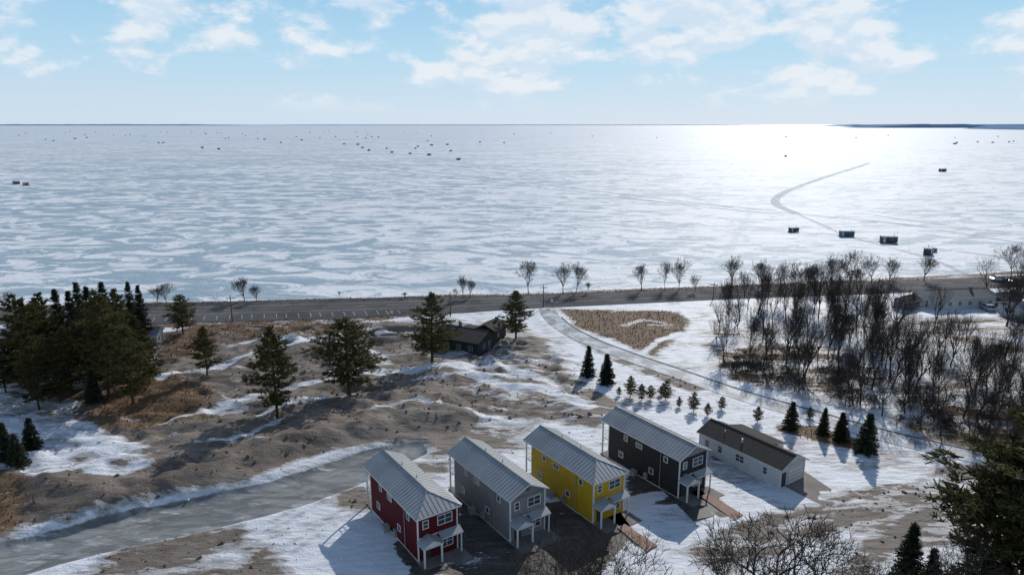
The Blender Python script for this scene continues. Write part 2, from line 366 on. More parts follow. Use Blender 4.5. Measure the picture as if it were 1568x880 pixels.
fp=ss(nt,fac,.485,.585)
fp=mth(nt,'MULTIPLY',fp,mth(nt,'ADD',.7,mth(nt,'MULTIPLY',near,.3)))
sn=mixc(nt,n3,(.72,.735,.76),(.62,.645,.68))
cl=mixc(nt,fp,sn,(.30,.385,.45))
far_haze=ss(nt,sep.outputs[1],700,4000)
cl=mixc(nt,mth(nt,'MULTIPLY',far_haze,.35),cl,(.54,.59,.66))  # aerial haze painted into the ice colour, growing with distance
wv=nd(nt,'ShaderNodeTexVoronoi',{'Vector':mp,'Scale':.0065},feature='DISTANCE_TO_EDGE').outputs[0]
cr=mth(nt,'MULTIPLY',ss(nt,mth(nt,'ADD',wv,mth(nt,'MULTIPLY',mth(nt,'SUBTRACT',n1,.5),.03)),.009,.002),.4)
cl=mixc(nt,cr,cl,(.36,.44,.5))
nt.links.new(cl,b.inputs['Base Color'])
nt.links.new(mth(nt,'SUBTRACT',.64,mth(nt,'MULTIPLY',fp,.04)),b.inputs['Roughness'])
b.inputs['Specular IOR Level'].default_value=.085
bp=nd(nt,'ShaderNodeBump',{'Height':mth(nt,'ADD',n3,mth(nt,'MULTIPLY',n1,4)),'Strength':.7,'Distance':.45});nt.links.new(bp.outputs[0],b.inputs['Normal'])
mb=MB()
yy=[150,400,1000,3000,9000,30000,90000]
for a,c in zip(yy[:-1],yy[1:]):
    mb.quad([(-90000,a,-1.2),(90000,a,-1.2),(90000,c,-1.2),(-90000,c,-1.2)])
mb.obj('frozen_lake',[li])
# ------------------------------------------------------------------ strips (roads, tracks)
def smooth(pts,n=8):
    P=[Vector((a,b_,0)) for a,b_ in pts];P=[P[0]*2-P[1]]+P+[P[-1]*2-P[-2]];out=[]
    for i in range(1,len(P)-2):
        p0,p1,p2,p3=P[i-1:i+3]
        L=(p2-p1).length
        m1=(p2-p0)/((p2-p0).length+1e-6)*L;m2=(p3-p1)/((p3-p1).length+1e-6)*L
        for k in range(n):
            t=k/n
            q=(2*t**3-3*t*t+1)*p1+(t**3-2*t*t+t)*m1+(-2*t**3+3*t*t)*p2+(t**3-t*t)*m2
            out.append((q.x,q.y))
    out.append((P[-2].x,P[-2].y));return out
def strip(mb,pts,w,z,off=0,m=0,skirt=0):
    n=len(pts);L=[];Rr=[]
    for i,p in enumerate(pts):
        a=pts[max(0,i-1)];c=pts[min(n-1,i+1)]
        d=Vector((c[0]-a[0],c[1]-a[1]));d.normalize();nn=Vector((-d.y,d.x))
        ww=w(p[0]) if callable(w) else w
        L.append((p[0]+nn.x*(off+ww/2),p[1]+nn.y*(off+ww/2),z));Rr.append((p[0]+nn.x*(off-ww/2),p[1]+nn.y*(off-ww/2),z))
    for i in range(n-1):
        mb.quad([Rr[i],Rr[i+1],L[i+1],L[i]],m)
        if skirt:
            for A in (L,Rr): mb.quad([A[i],A[i+1],(*A[i+1][:2],z-skirt),(*A[i][:2],z-skirt)],m)
asph,nt,b=newmat('asphalt')
pos=nd(nt,'ShaderNodeNewGeometry').outputs['Position']
n1=noise(nt,pos,.08,6,.6);n2=noise(nt,pos,.9,6,.7)
c=mixc(nt,ss(nt,n1,.35,.65),(.055,.055,.057),(.095,.095,.097));c=mixc(nt,ss(nt,n2,.55,.75),c,(.15,.15,.155))
nt.links.new(c,b.inputs['Base Color']);b.inputs['Roughness'].default_value=.9
b.inputs['Specular IOR Level'].default_value=.08
RS=smooth(ROAD,6)
def rw(x): return 13+6.5*float(sstep(-150,-100,x)*(1-sstep(-35,10,x)))+2
mb=MB();strip(mb,RS,rw,.07,skirt=.4);mb.obj('highway_road',[asph])
mk=MB()
strip(mk,RS,.16,.078,off=5.2)
strip(mk,RS,.16,.078,off=-2.2)
for i in range(0,len(RS)-1):
    a=Vector((*RS[i],0));c=Vector((*RS[i+1],0));L=(c-a).length;d=(c-a)/L;nn=Vector((-d.y,d.x,0));zz=Vector((0,0,.078))
    p=a+nn*1.6;e=a+d*min(3,L*.4)+nn*1.6;mk.quad([p-nn*.09+zz,e-nn*.09+zz,e+nn*.09+zz,p+nn*.09+zz],1)
    t=0
    while t<L:
        p=a+d*t-nn*4.2
        if -105<p.x<-30:
            e=p-nn*4.2+d*1.0
            mk.quad([p+zz,p+d*.15+zz,e+d*.15+zz,e+zz])
        t+=3.2
M['yel']=simple('yellow_paint',(.4,.29,.05),None,1,.7)
mk.obj('highway_road_markings',[simple('worn_white_paint',(.5,.5,.5),(.2,.2,.2),.8,.8),M['yel']])
sr,nt,b=newmat('icy_road')
pos=nd(nt,'ShaderNodeNewGeometry').outputs['Position']
n1=noise(nt,pos,.25,6,.65,.5);n2=noise(nt,pos,1.6,5,.7)
c=mixc(nt,ss(nt,n1,.42,.58),(.42,.46,.52),(.17,.18,.20));c=mixc(nt,ss(nt,n2,.5,.7),c,(.22,.22,.24))
nt.links.new(c,b.inputs['Base Color']);b.inputs['Roughness'].default_value=.6;b.inputs['Specular IOR Level'].default_value=.2
mb=MB();SS=smooth(SIDE,8);strip(mb,SS,4.6,.06,skirt=.3);mb.obj('side_road',[sr])
mb=MB();strip(mb,SS[10:],.4,.14,off=2.6,skirt=.4);mb.obj('road_edge_kerb',[simple('gravel_edge',(.10,.10,.10),(.3,.3,.3),1,.9)])
def trackmat(name,c1,c2,op):
    tk,nt,b=newmat(name)
    pos=nd(nt,'ShaderNodeNewGeometry').outputs['Position']
    n1=noise(nt,pos,.08,5,.7)
    nt.links.new(mixc(nt,n1,c1,c2),b.inputs['Base Color']);b.inputs['Roughness'].default_value=.7;b.inputs['Specular IOR Level'].default_value=.085
    tb=nd(nt,'ShaderNodeBsdfTransparent')
    mx=nd(nt,'ShaderNodeMixShader',{0:mth(nt,'MULTIPLY',ss(nt,n1,.3,.6),op),1:tb.outputs[0],2:b.outputs[0]});nt.links.new(mx.outputs[0],nt.nodes['Material Output'].inputs[0])
    return tk
T1=trackmat('packed_snow_track',(.38,.43,.48),(.48,.53,.58),.75);T2=trackmat('faint_snow_track',(.44,.49,.54),(.54,.58,.63),.65)
for pts,w,tm in [([(1330,250),(1310,257),(1262,272),(1212,290),(1190,302),(1190,314),(1222,328)],6,T1),([(345,230),(450,243),(600,262),(850,290),(1060,315),(1200,329)],4,T2),
   ([(500,245),(700,268),(1000,303),(1222,328),(1400,345),(1600,358)],3,T2),([(0,222),(300,216),(700,211),(1100,208)],12,T2),([(900,300),(1050,312),(1190,322)],3,T1),([(1340,330),(1500,352),(1600,362)],3,T2),
   ([(200,208),(500,214),(900,212)],14,T2),([(1222,328),(1260,345),(1300,362),(1420,395),(1480,420)],2.5,T2),([(1222,328),(1340,338),(1600,378)],2.5,T2)]:
    mb=MB();strip(mb,smooth(SL(pts,-1.2),8),w,-1.15);mb.obj('snowmobile_track',[tm])
# distant shores
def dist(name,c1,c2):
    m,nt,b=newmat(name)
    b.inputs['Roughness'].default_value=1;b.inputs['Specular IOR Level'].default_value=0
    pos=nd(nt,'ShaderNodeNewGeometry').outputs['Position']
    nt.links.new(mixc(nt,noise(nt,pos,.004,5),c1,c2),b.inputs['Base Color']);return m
ds=dist('distant_woods_hazed',(.16,.25,.37),(.21,.31,.44));df=dist('hazy_distant_woods',(.42,.53,.66),(.48,.58,.70))  # blue-grey of the air's haze is put into the woods' base colours
def far(name,pa,pb,Yd,hm,mt):
    k=Yd/F*1.0277
    x0=(pa-784)*k;x1=(pb-784)*k;mb=MB();n=260
    x=np.linspace(x0,x1,n);env=np.minimum(1,np.minimum(np.linspace(0,6,n),np.linspace(6,0,n))+.05)
    hv=hm*env*(.65+.5*fbm(x*.004,x*0,4,4))
    for i in range(n-1):
        mb.quad([(x[i],Yd,-2),(x[i+1],Yd,-2),(x[i+1],Yd+30,hv[i+1]),(x[i],Yd+30,hv[i])])
        mb.quad([(x[i],Yd+30,hv[i]),(x[i+1],Yd+30,hv[i+1]),(x[i+1],Yd+900,hv[i+1]*.9),(x[i],Yd+900,hv[i]*.9)])
    mb.obj(name,[mt])
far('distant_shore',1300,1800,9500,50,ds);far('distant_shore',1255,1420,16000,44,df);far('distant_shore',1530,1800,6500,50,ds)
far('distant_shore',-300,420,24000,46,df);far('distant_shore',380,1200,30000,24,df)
# ------------------------------------------------------------------ houses
def roof(mb,x0,y0,W,L,ze,rise,hip,seam=True,th=.16,m=0,mr=1,mf=2):
    xr=W/2;yf=W/2 if hip else 0
    def P(x,y,z): return (x0+x,y0+y,z)
    A,B_,C,D=(0,0,ze),(W,0,ze),(W,L,ze),(0,L,ze);R1=(xr,yf,ze+rise);R2=(xr,L,ze+rise)
    for dz,mm in((0,m),(-th,mf)):
        f=lambda p:P(p[0],p[1],p[2]+dz)
        mb.quad([f(A),f(R1),f(R2),f(D)],mm);mb.quad([f(B_),f(C),f(R2),f(R1)],mm)
        if hip: mb.quad([f(A),f(B_),f(R1)],mm)
    E=([(A,B_)] if hip else [(A,R1),(R1,B_)])+[(B_,C),(C,R2),(R2,D),(D,A)]
    for a,c in E: mb.quad([P(*a),P(*c),P(c[0],c[1],c[2]-th),P(a[0],a[1],a[2]-th)],mf)
    mb.tube(P(R1[0],R1[1],R1[2]+.02),P(R2[0],R2[1],R2[2]+.02),.09,.09,4,mr)
    if hip:
        mb.tube(P(0,0,ze+.02),P(R1[0],R1[1],R1[2]+.02),.07,.07,4,mr);mb.tube(P(W,0,ze+.02),P(R1[0],R1[1],R1[2]+.02),.07,.07,4,mr)
    if seam:
        y=.3
        while y<L-.1:
            k=min(xr,y) if hip else xr
            for s in(0,1):
                xa=0 if s==0 else W;xb=k if s==0 else W-k
                mb.tube(P(xa,y,ze+.015),P(xb,y,ze+.015+rise*k/xr),.028,.028,3,mr)
            y+=.6
        if hip:
            x=.5
            while x<W-.2:
                k=min(x,W-x);mb.tube(P(x,0,ze+.015),P(x,k,ze+.015+rise*k/xr),.028,.028,3,mr);x+=.6
def window(fr,gl,side,pos,a0,a1,z0,z1,mull=1):
    t=.09
    def bx(mb,u0,u1,w0,w1,d):
        if side=='f': mb.box(u0,u1,pos-d,pos+.02,w0,w1)
        elif side=='b': mb.box(u0,u1,pos-.02,pos+d,w0,w1)
        elif side=='l': mb.box(pos-d,pos+.02,u0,u1,w0,w1)
        else: mb.box(pos-.02,pos+d,u0,u1,w0,w1)
    bx(gl,a0+t,a1-t,z0+t,z1-t,.03)
    bx(fr,a0,a0+t,z0,z1,.07);bx(fr,a1-t,a1,z0,z1,.07);bx(fr,a0+t,a1-t,z0,z0+t,.075);bx(fr,a0+t,a1-t,z1-t,z1,.075)
    for i in range(mull):
        c=a0+(a1-a0)*(i+1)/(mull+1);bx(fr,c-.035,c+.035,z0+t,z1-t,.06)
    zc=(z0+z1)/2
    if z1-z0>1: bx(fr,a0+t,a1-t,zc-.03,zc+.03,.055)
UT=simple('utility_grey',(.3,.3,.3),None,2,.5)
def town_house(name,key,wall,hip,gablem=None,trim=M['white']):
    a,b_,L,W=HOUSE[key];e=empty(name,a,b_,0.0,WA)
    ze=5.85;rise=1.45;sl=rise/(W/2);xl,xr,yf,yb=.4,W-.4,.45,L-1.7
    w=MB();w.box(xl,xr,yf,yb,-.6,ze-.14+.38*sl)
    zt=ze-.14+.38*sl
    for y in ([yb] if hip else [yf,yb]):
        w.quad([(xl,y,zt-.3),(xr,y,zt-.3),(xr,y,zt),(W/2,y,ze+rise-.17),(xl,y,zt)])
    w.box(xr,xr+1.25,2.2,6.4,-.6,4.6)
    w.obj('walls',[wall],e)
    if gablem:
        g_=MB();g_.quad([(xl+.1,yf-.03,zt+.05),(xr-.1,yf-.03,zt+.05),(W/2,yf-.03,ze+rise-.25)]);g_.box(xl,xr,yf-.06,yf,zt-.12,zt+.05)
        g_.tube((W/2,yf-.08,zt+.55),(W/2,yf-.03,zt+.55),.25,.25,12)
        g_.obj('gable_panel',[gablem],e)
    r=MB();roof(r,0,0,W,L,ze,rise,hip)
    r.quad([(xr-.02,2.0,5.25),(xr+1.65,2.0,4.62),(xr+1.65,6.6,4.62),(xr-.02,6.6,5.25)],0);r.quad([(xr-.02,2.0,5.13),(xr+1.65,2.0,4.5),(xr+1.65,6.6,4.5),(xr-.02,6.6,5.13)],2)
    r.quad([(xr+1.65,2.0,4.5),(xr+1.65,6.6,4.5),(xr+1.65,6.6,4.62),(xr+1.65,2.0,4.62)],2);r.quad([(xr,2.0,5.13),(xr+1.65,2.0,4.5),(xr+1.65,2.0,4.62),(xr,2.0,5.25)],2)
    px0,px1=.35,2.75;pz=2.75;pk=3.45;pc=(px0+px1)/2
    r.quad([(px0-.2,-1.35,pz),(pc,-1.35,pk),(pc,yf-.01,pk),(px0-.2,yf-.01,pz)],0);r.quad([(px1+.2,-1.35,pz),(pc,-1.35,pk),(pc,yf-.01,pk),(px1+.2,yf-.01,pz)],0)
    r.quad([(px1+.22,-.55,2.72),(W-.1,-.55,2.72),(W-.1,yf-.01,3.15),(px1+.22,yf-.01,3.15)],0)
    r.box(px1+.22,W-.1,-.55,-.47,2.58,2.70,2)
    r.obj('metal_roof',[M['metalroof'],M['rib'],trim],e)
    t=MB()
    t.quad([(px0,-1.2,pz-.05),(px1,-1.2,pz-.05),(pc,-1.2,pk-.1)]);t.box(px0-.1,px1+.1,-1.28,yf-.02,pz-.22,pz-.06)
    for x in(px0+.08,px1-.08): t.box(x-.09,x+.09,-1.2,-1.02,0,pz-.22)
    t.box(W-.38,W-.24,-.45,-.31,0,2.6)
    c=.075
    for x,y in((xl,yf),(xr,yf),(xl,yb),(xr,yb)): t.box(x-c,x+c,y-c,y+c,-.2,zt-.06)
    t.box(xl-.03,xr+.03,yf-.04,yf-.005,2.95,3.12)
    t.box(xl-.035,xl-.005,yf+.1,yb-.1,-.1,.12)
    for x in(.45,W-.45): t.box(x-.09,x+.09,L-.35,L-.17,-.3,ze-.1+.2)
    t.box(.4,W-.4,yb+.01,L-.15,2.85,3.05)
    for z in(3.5,3.95): t.box(.55,W-.55,L-.3,L-.24,z,z+.06);t.box(.42,.48,yb+.1,L-.35,z,z+.06)
    for i in range(16): t.box(.6+i*(W-1.2)/15-.02,.6+i*(W-1.2)/15+.02,L-.285,L-.255,3.05,3.5)
    t.obj('trim_and_posts',[trim],e)
    fr=MB();gl=MB()
    window(fr,gl,'f',yf,2.95,4.95,3.95,5.25,1);window(fr,gl,'f',yf,3.3,5.0,.85,2.25,1)
    window(fr,gl,'f',yf,1.0,1.8,4.1,5.2,0)
    for y,z0,z1,ln in((2.6,4.3,5.2,.8),(5.2,1.4,2.3,.9),(7.6,4.3,5.1,1.3),(10.6,4.3,5.2,.8),(11.4,1.3,2.3,1.0)): window(fr,gl,'l',xl,y,y+ln,z0,z1,1 if ln>1 else 0)
    window(fr,gl,'r',xr+1.25,3.2,5.2,1.0,2.2,1);window(fr,gl,'r',xr,9,10.6,4,5.2,1);window(fr,gl,'r',xr,9,10.6,1,2.2,1)
    window(fr,gl,'b',yb,1.2,3.0,.3,2.2,1);window(fr,gl,'b',yb,1.2,3.0,3.2,5.1,1)
    fr.obj('window_frames',[trim],e);gl.obj('window_glass',[M['glass']],e)
    d=MB();d.box(1.0,1.95,yf-.06,yf+.02,.12,2.2);d.obj('front_door',[M['dark']],e)
    s=MB();s.box(px0-.1,px1+.1,-1.45,yf-.01,-.3,.14);s.box(px1+.15,W+.2,-2.6,yf-.02,-.3,.05);s.box(px0,px1,-2.3,-1.46,-.3,.06);s.box(0.3,W-.3,yb+.02,L+.1,-.4,.12);s.obj('porch_slab',[M['conc']],e)
    u=MB();u.box(xl-.35,xl-.01,6.3,6.8,.3,1.2);u.box(xl-.9,xl-.1,8.3,9.2,-.1,.8);u.tube((xl-.1,3.9,.2),(xl-.1,3.9,5.6),.05,.05,6)
    for q,v in((3.6,7),(3.5,11),(2.2,12.5)): u.tube((q,v,6.2),(q,v,7.45),.06,.06,6)
    u.obj('meter_ac_and_vents',[UT],e)
    return e
town_house('red_house','red',M['red'],True)
town_house('grey_house','grey',M['grey'],False,M['grey'])
town_house('yellow_house','yellow',M['yellow'],True)
town_house('charcoal_house','char',M['char'],False,simple('grey_gable',(.26,.27,.28),None,1,.6,siding=True))
def ranch():
    a,b_,L,W=HOUSE['ranch'];e=empty('white_ranch_house',a,b_,0,WA)
    w=MB();w.box(.4,W-.4,.4,L-.4,-.5,3.0)
    for y in(.4,L-.4): w.quad([(.4,y,2.9),(W-.4,y,2.9),(W-.4,y,3.0),(W/2,y,4.25),(.4,y,3.0)])
    w.box(W-.4,W+1.9,5.5,13.2,-.5,2.75);w.obj('walls',[M['whites']],e)
    r=MB();roof(r,0,0,W,L,3.0,1.4,False,seam=False)
    r.quad([(W-1.2,5.1,3.56),(W+2.4,5.1,2.72),(W+2.4,13.6,2.72),(W-1.2,13.6,3.56)],0);r.quad([(W+2.4,5.1,2.58),(W+2.4,13.6,2.58),(W+2.4,13.6,2.72),(W+2.4,5.1,2.72)],2)
    r.quad([(W-.4,5.1,3.2),(W+2.4,5.1,2.58),(W+2.4,5.1,2.72),(W-.4,5.1,3.37)],2)
    r.obj('shingle_roof',[M['shingle'],M['shingle'],M['white']],e)
    fr=MB();gl=MB()
    for y,ln in((2.5,.8),(6.5,1.6),(10.5,.9),(13,.9)): window(fr,gl,'l',.4,y,y+ln,1.1,2.3,1 if ln>1 else 0)
    window(fr,gl,'r',W+1.9,7,8.6,1.1,2.3,1);window(fr,gl,'f',5.5,W+.3,W+1.4,1,2.2,0)
    fr.obj('window_frames',[M['white']],e);gl.obj('window_glass',[M['glass']],e)
    d=MB();d.box(2.2,5.4,.33,.42,.05,2.35)
    for i in range(1,4): d.box(2.22,5.38,.31,.33,.05+i*.57,.09+i*.57,1)
    d.box(.75,1.65,.34,.42,.1,2.2,1);d.obj('garage_door',[M['white'],M['dark']],e)
    t=MB()
    for x,y in((.4,.4),(W-.4,.4),(.4,L-.4)): t.box(x-.06,x+.06,y-.06,y+.06,-.2,2.95)
    t.box(.38,.39,.6,L-.6,0,.1);t.obj('trim',[M['white']],e)
    v=MB();v.tube((1.6,8,3.4),(1.6,8,4.3),.12,.12,8);v.tube((2,11.5,3.4),(2,11.5,4.2),.07,.07,6);v.obj('roof_vents',[M['white']],e)
ranch()
def slab(name,pts,m,z=.10,th=.4):
    q=SL(pts);mb=MB();mb.quad([(x,y,z) for x,y in q])
    n=len(q)
    for i in range(n): mb.quad([(*q[i],z),(*q[(i+1)%n],z),(*q[(i+1)%n],z-th),(*q[i],z-th)])
    mb.obj(name,[m])
pav,nt,b=newmat('red_pavers')
pos=nd(nt,'ShaderNodeNewGeometry').outputs['Position']
mpv=nd(nt,'ShaderNodeMapping',{'Vector':pos,'Rotation':(0,0,-WA)}).outputs[0]
bt=nd(nt,'ShaderNodeTexBrick',{'Vector':mpv,'Color1':(.27,.12,.075,1),'Color2':(.20,.085,.055,1),'Mortar':(.2,.17,.15,1),'Scale':1.6,'Mortar Size':.02})
nt.links.new(mixc(nt,ss(nt,noise(nt,pos,1.5,5),.45,.65),bt.outputs[0],(.24,.17,.14)),b.inputs['Base Color']);b.inputs['Roughness'].default_value=.8
slab('paver_path',[(1072,760),(1084,756),(1138,789),(1124,797)],pav,.16);slab('paver_path',[(945,808),(957,803),(1006,836),(990,846)],pav,.16)
slab('concrete_driveway',[(1197,741),(1232,722),(1296,764),(1264,777)],M['conc'],.08)
WA1=simple('wet_asphalt',(.045,.042,.04),(.08,.072,.065),.8,.6,spec=.2)
slab('asphalt_driveway',[(1012,748),(1066,745),(1118,785),(1062,796)],WA1,.05)
slab('asphalt_driveway',[(885,788),(945,778),(978,822),(940,860)],WA1,.05)
def cabin(name,px,py,W,L,hw,rise,ang,wm,rm,ov=.5,wing=None):
    x,y=S(px,py);e=empty(name,x,y,gz(x,y)-.05,ang)
    w=MB();w.box(-W/2,W/2,-L/2,L/2,-1,hw)
    for yy_ in(-L/2,L/2): w.quad([(-W/2,yy_,hw-.2),(W/2,yy_,hw-.2),(W/2,yy_,hw),(0,yy_,hw+rise*.86),(-W/2,yy_,hw)])
    if wing: w.box(*wing,-1,hw-.15)
    w.obj('walls',[wm],e)
    r=MB();roof(r,-W/2-ov,-L/2-ov,W+2*ov,L+2*ov,hw-.02,rise,False,seam=False)
    if wing:
        a0,a1,b0,b1=wing;r.box(a0-.3,a1+.3,b0-.3,b1+.3,hw-.15,hw+.05)
    r.obj('roof',[rm,rm,wm if wm is M['green'] else M['white']],e)
    fr=MB();gl=MB();k=-L/2+1.2
    while k<L/2-1.8:
        window(fr,gl,'l',-W/2,k,k+1.2,.9,min(hw-.3,2.1),1);window(fr,gl,'r',W/2,k,k+1.2,.9,min(hw-.3,2.1),1);k+=3.1
    window(fr,gl,'f',-L/2,-1.6,-.3,.9,2.1,1);window(fr,gl,'f',-L/2,.8,1.8,.05,2.1,0)
    fr.obj('window_frames',[UT if wm is M['green'] else M['white']],e);gl.obj('window_glass',[M['glass']],e)
    c=MB();c.box(.4,1.0,L*.2,L*.2+.6,hw,hw+rise+.7);c.obj('chimney',[M['conc']],e)
    return e
DG=simple('dark_grey_roof',(.10,.105,.115),None,1,.8)
cabin('dark_cabin',716,532,8,10,3.2,1.7,math.radians(62),M['green'],M['shingle'],.8,(4,7,-3,4))
cabin('dark_garage',752,520,5,6,2.8,1.4,math.radians(-25),M['green'],M['shingle'],.5)
cabin('white_lodge',1460,466,8,19,3.2,1.5,math.radians(-82),M['whites'],DG,.6)
cabin('white_motel',1575,482,8,12,2.8,1.2,math.radians(-82),M['whites'],M['shingleg'],.6)
cabin('grey_shed',1536,466,5,7,2.6,1.1,math.radians(-75),M['grey'],DG,.4)
cabin('tan_shed',1388,470,4,6,2.5,1.1,math.radians(-60),M['grey'],M['shingle'],.4)
cabin('tan_house',15,572,8,12,3,1.6,math.radians(60),simple('tan_siding',(.3,.28,.25),None,1,.7,siding=True),M['shingleg'],.5)
cabin('grey_cottage',108,588,6,9,2.8,1.4,math.radians(100),M['grey'],M['shingleg'],.5)
cabin('white_cottage',222,528,5,7,2.6,1.3,math.radians(100),M['whites'],M['shingleg'],.4)
cabin('white_bungalow',12,530,7,10,2.8,1.4,math.radians(95),M['whites'],M['shingleg'],.4)
# ------------------------------------------------------------------ fish houses
def fishmesh(wallm,l=5.4,w=2.5,h=2.3):
    mb=MB()
    mb.box(-l/2,l/2,-w/2,w/2,.35,h)
    n=6
    for i in range(n):
        a0=math.pi*i/n;a1=math.pi*(i+1)/n
        p=lambda a,x:(x,-math.cos(a)*(w/2+.12),h+math.sin(a)*.42)
        mb.quad([p(a0,-l/2-.12),p(a1,-l/2-.12),p(a1,l/2+.12),p(a0,l/2+.12)],1)
    for x in(-l/2-.12,l/2+.12): mb.quad([(x,-math.cos(math.pi*i/n)*(w/2+.12),h+math.sin(math.pi*i/n)*.42) for i in range(n+1)],1)
    for y in(-w/2+.2,w/2-.2): mb.box(-l/2-.5,l/2+.3,y-.09,y+.09,0,.18,2);[mb.box(x-.08,x+.08,y-.07,y+.07,.18,.35,2) for x in(-l/2+.4,0,l/2-.4)]
    mb.box(-l/2+.5,-l/2+1.3,-w/2-.05,-w/2,.5,h-.15,3);mb.box(-l/2+.65,-l/2+1.15,-w/2-.08,-w/2-.05,1.3,1.8,4)
    mb.box(.3,1.4,-w/2-.05,-w/2,1.1,1.75,4);mb.box(-1,0.2,w/2,w/2+.05,1.1,1.75,4);mb.box(l/2,l/2+.05,-.5,.5,1.1,1.75,4)
    mb.tube((l/2-.8,.4,h+.2),(l/2-.8,.4,h+1.1),.08,.08,6,2);mb.tube((-l/2,0,.3),(-l/2-1.5,0,.25),.06,.04,4,2)
    mb.tube((0,-w/2+.1,.33),(0,-w/2-.2,.33),.33,.33,10,2);mb.tube((0,w/2-.1,.33),(0,w/2+.2,.33),.33,.33,10,2)
    return mb.mesh('fish_house',[wallm,M['snowcap'],M['rubber'],M['white'],M['glass']])
FM=[fishmesh(M['dark']),fishmesh(M['bluep'],5.8),fishmesh(M['tan'],4.2),fishmesh(M['dark'],3.4,2.2,2.1)]
for x,y,k,sc,ro in [(1215,355,0,.85,.3),(1296,362,1,1.05,-.1),(1360,372,0,1.2,-.15),(1421,390,3,1.2,.8),(1426,386,1,.65,.1)]:
    X_,Y_=S(x,y,-1.2);inst('fish_house',FM[k],X_,Y_,-1.2,ro,(sc,)*3)
dots=[(702,245),(657,238),(690,232),(636,228),(600,234),(661,223),(655,216),(565,231),(555,227),(527,221),(430,219),(345,213),(250,219),(243,219),(310,227),(335,229),(735,218),(772,219),(628,236),(640,225),(82,216),(25,282),(40,284),(1203,240),(1443,263),(1462,221),(1520,219),(1545,218),(1465,219),(907,209),(1360,208),(592,228),(685,222),(548,222),(560,212),(490,212),(462,215),(405,214),(395,213),(350,212),(115,213),(70,214),(130,207),(1552,217),(1497,218)]
rr=random.Random(4)
for i in range(44): dots.append((rr.uniform(0,620) if i<34 else rr.uniform(620,1560),rr.uniform(201,212)))
for i,(x,y) in enumerate(dots):
    X_,Y_=S(x,y,-1.2);sc=.95+rr.uniform(0,.35)
    inst('fish_house',FM[i%4],X_,Y_,-1.2,rr.uniform(-.6,.6),(sc,sc,sc))
# ------------------------------------------------------------------ cars
def carmesh(paint):
    mb=MB();prof=[(-2.3,.35),(-2.35,.8),(-1.9,.95),(-1.2,1.45),(.6,1.5),(1.2,1.0),(2.2,.88),(2.35,.6),(2.3,.35)]
    def wd(z): return .92 if z<1.0 else .74
    n=len(prof)
    for s in(-1,1): mb.quad([(x,s*wd(z),z) for x,z in prof])
    for i in range(n):
        (xa,za),(xb,zb)=prof[i],prof[(i+1)%n];mm=1 if i in(2,4) else 0
        mb.quad([(xa,-wd(za),za),(xb,-wd(zb),zb),(xb,wd(zb),zb),(xa,wd(za),za)],mm)
    for s in(-1,1): mb.quad([(-1.5,s*.9,1.02),(1.0,s*.9,1.02),(.5,s*.78,1.42),(-1.1,s*.78,1.42)],1)
    for x in(-1.45,1.45):
        for s in(-1,1): mb.tube((x,s*.72,.34),(x,s*.95,.34),.34,.34,14,2);mb.tube((x,s*.95,.34),(x,s*.965,.34),.19,.19,10,3)
    mb.box(2.3,2.37,-.8,-.45,.62,.76,3);mb.box(2.3,2.37,.45,.8,.62,.76,3)
    return mb.mesh('car',[paint,M['glass'],M['rubber'],M['white']])
CM=[carmesh(simple('silver_paint',(.4,.42,.45),None,1,.3,spec=.6)),carmesh(simple('dark_paint',(.05,.05,.06),None,1,.3,spec=.6)),carmesh(simple('white_car_paint',(.7,.7,.7),None,1,.3,spec=.6))]
for x,y,k,ro in((1530,430,2,-.05),(1558,434,1,.02),(1512,474,0,1.4)):
    X_,Y_=S(x,y);inst('parked_car' if k==0 else 'car',CM[k],X_,Y_,gz(X_,Y_)+.08,ro,(1.15,)*3)
# ------------------------------------------------------------------ poles & signs
def pole(px,by,ty):
    x,y=S(px,by);h=hgt(px,by,ty);mb=MB();mb.tube((0,0,-.5),(0,0,h),.17,.11,8);mb.box(-1.1,1.1,-.06,.06,h-.9,h-.75)
    for q in(-1,-.4,.4,1): mb.tube((q,0,h-.75),(q,0,h-.55),.05,.05,6)
    o=mb.obj('utility_pole',[M['wood']]);o.location=(x,y,gz(x,y));o.rotation_euler=(0,0,.1)
for a in((356,492,452),(690,484,447),(832,470,436),(1092,458,432),(1282,462,420)): pole(*a)
sg=MB();sg.tube((0,0,-.3),(0,0,2.2),.04,.04,6);sg.box(-.35,.35,-.03,-.005,1.5,2.3,1)
sgm=sg.mesh('road_sign',[M['rib'],M['white']])
for px,py in((845,470),(600,488),(1330,450),(520,458)):
    x,y=S(px,py);inst('road_sign',sgm,x,y,gz(x,y))
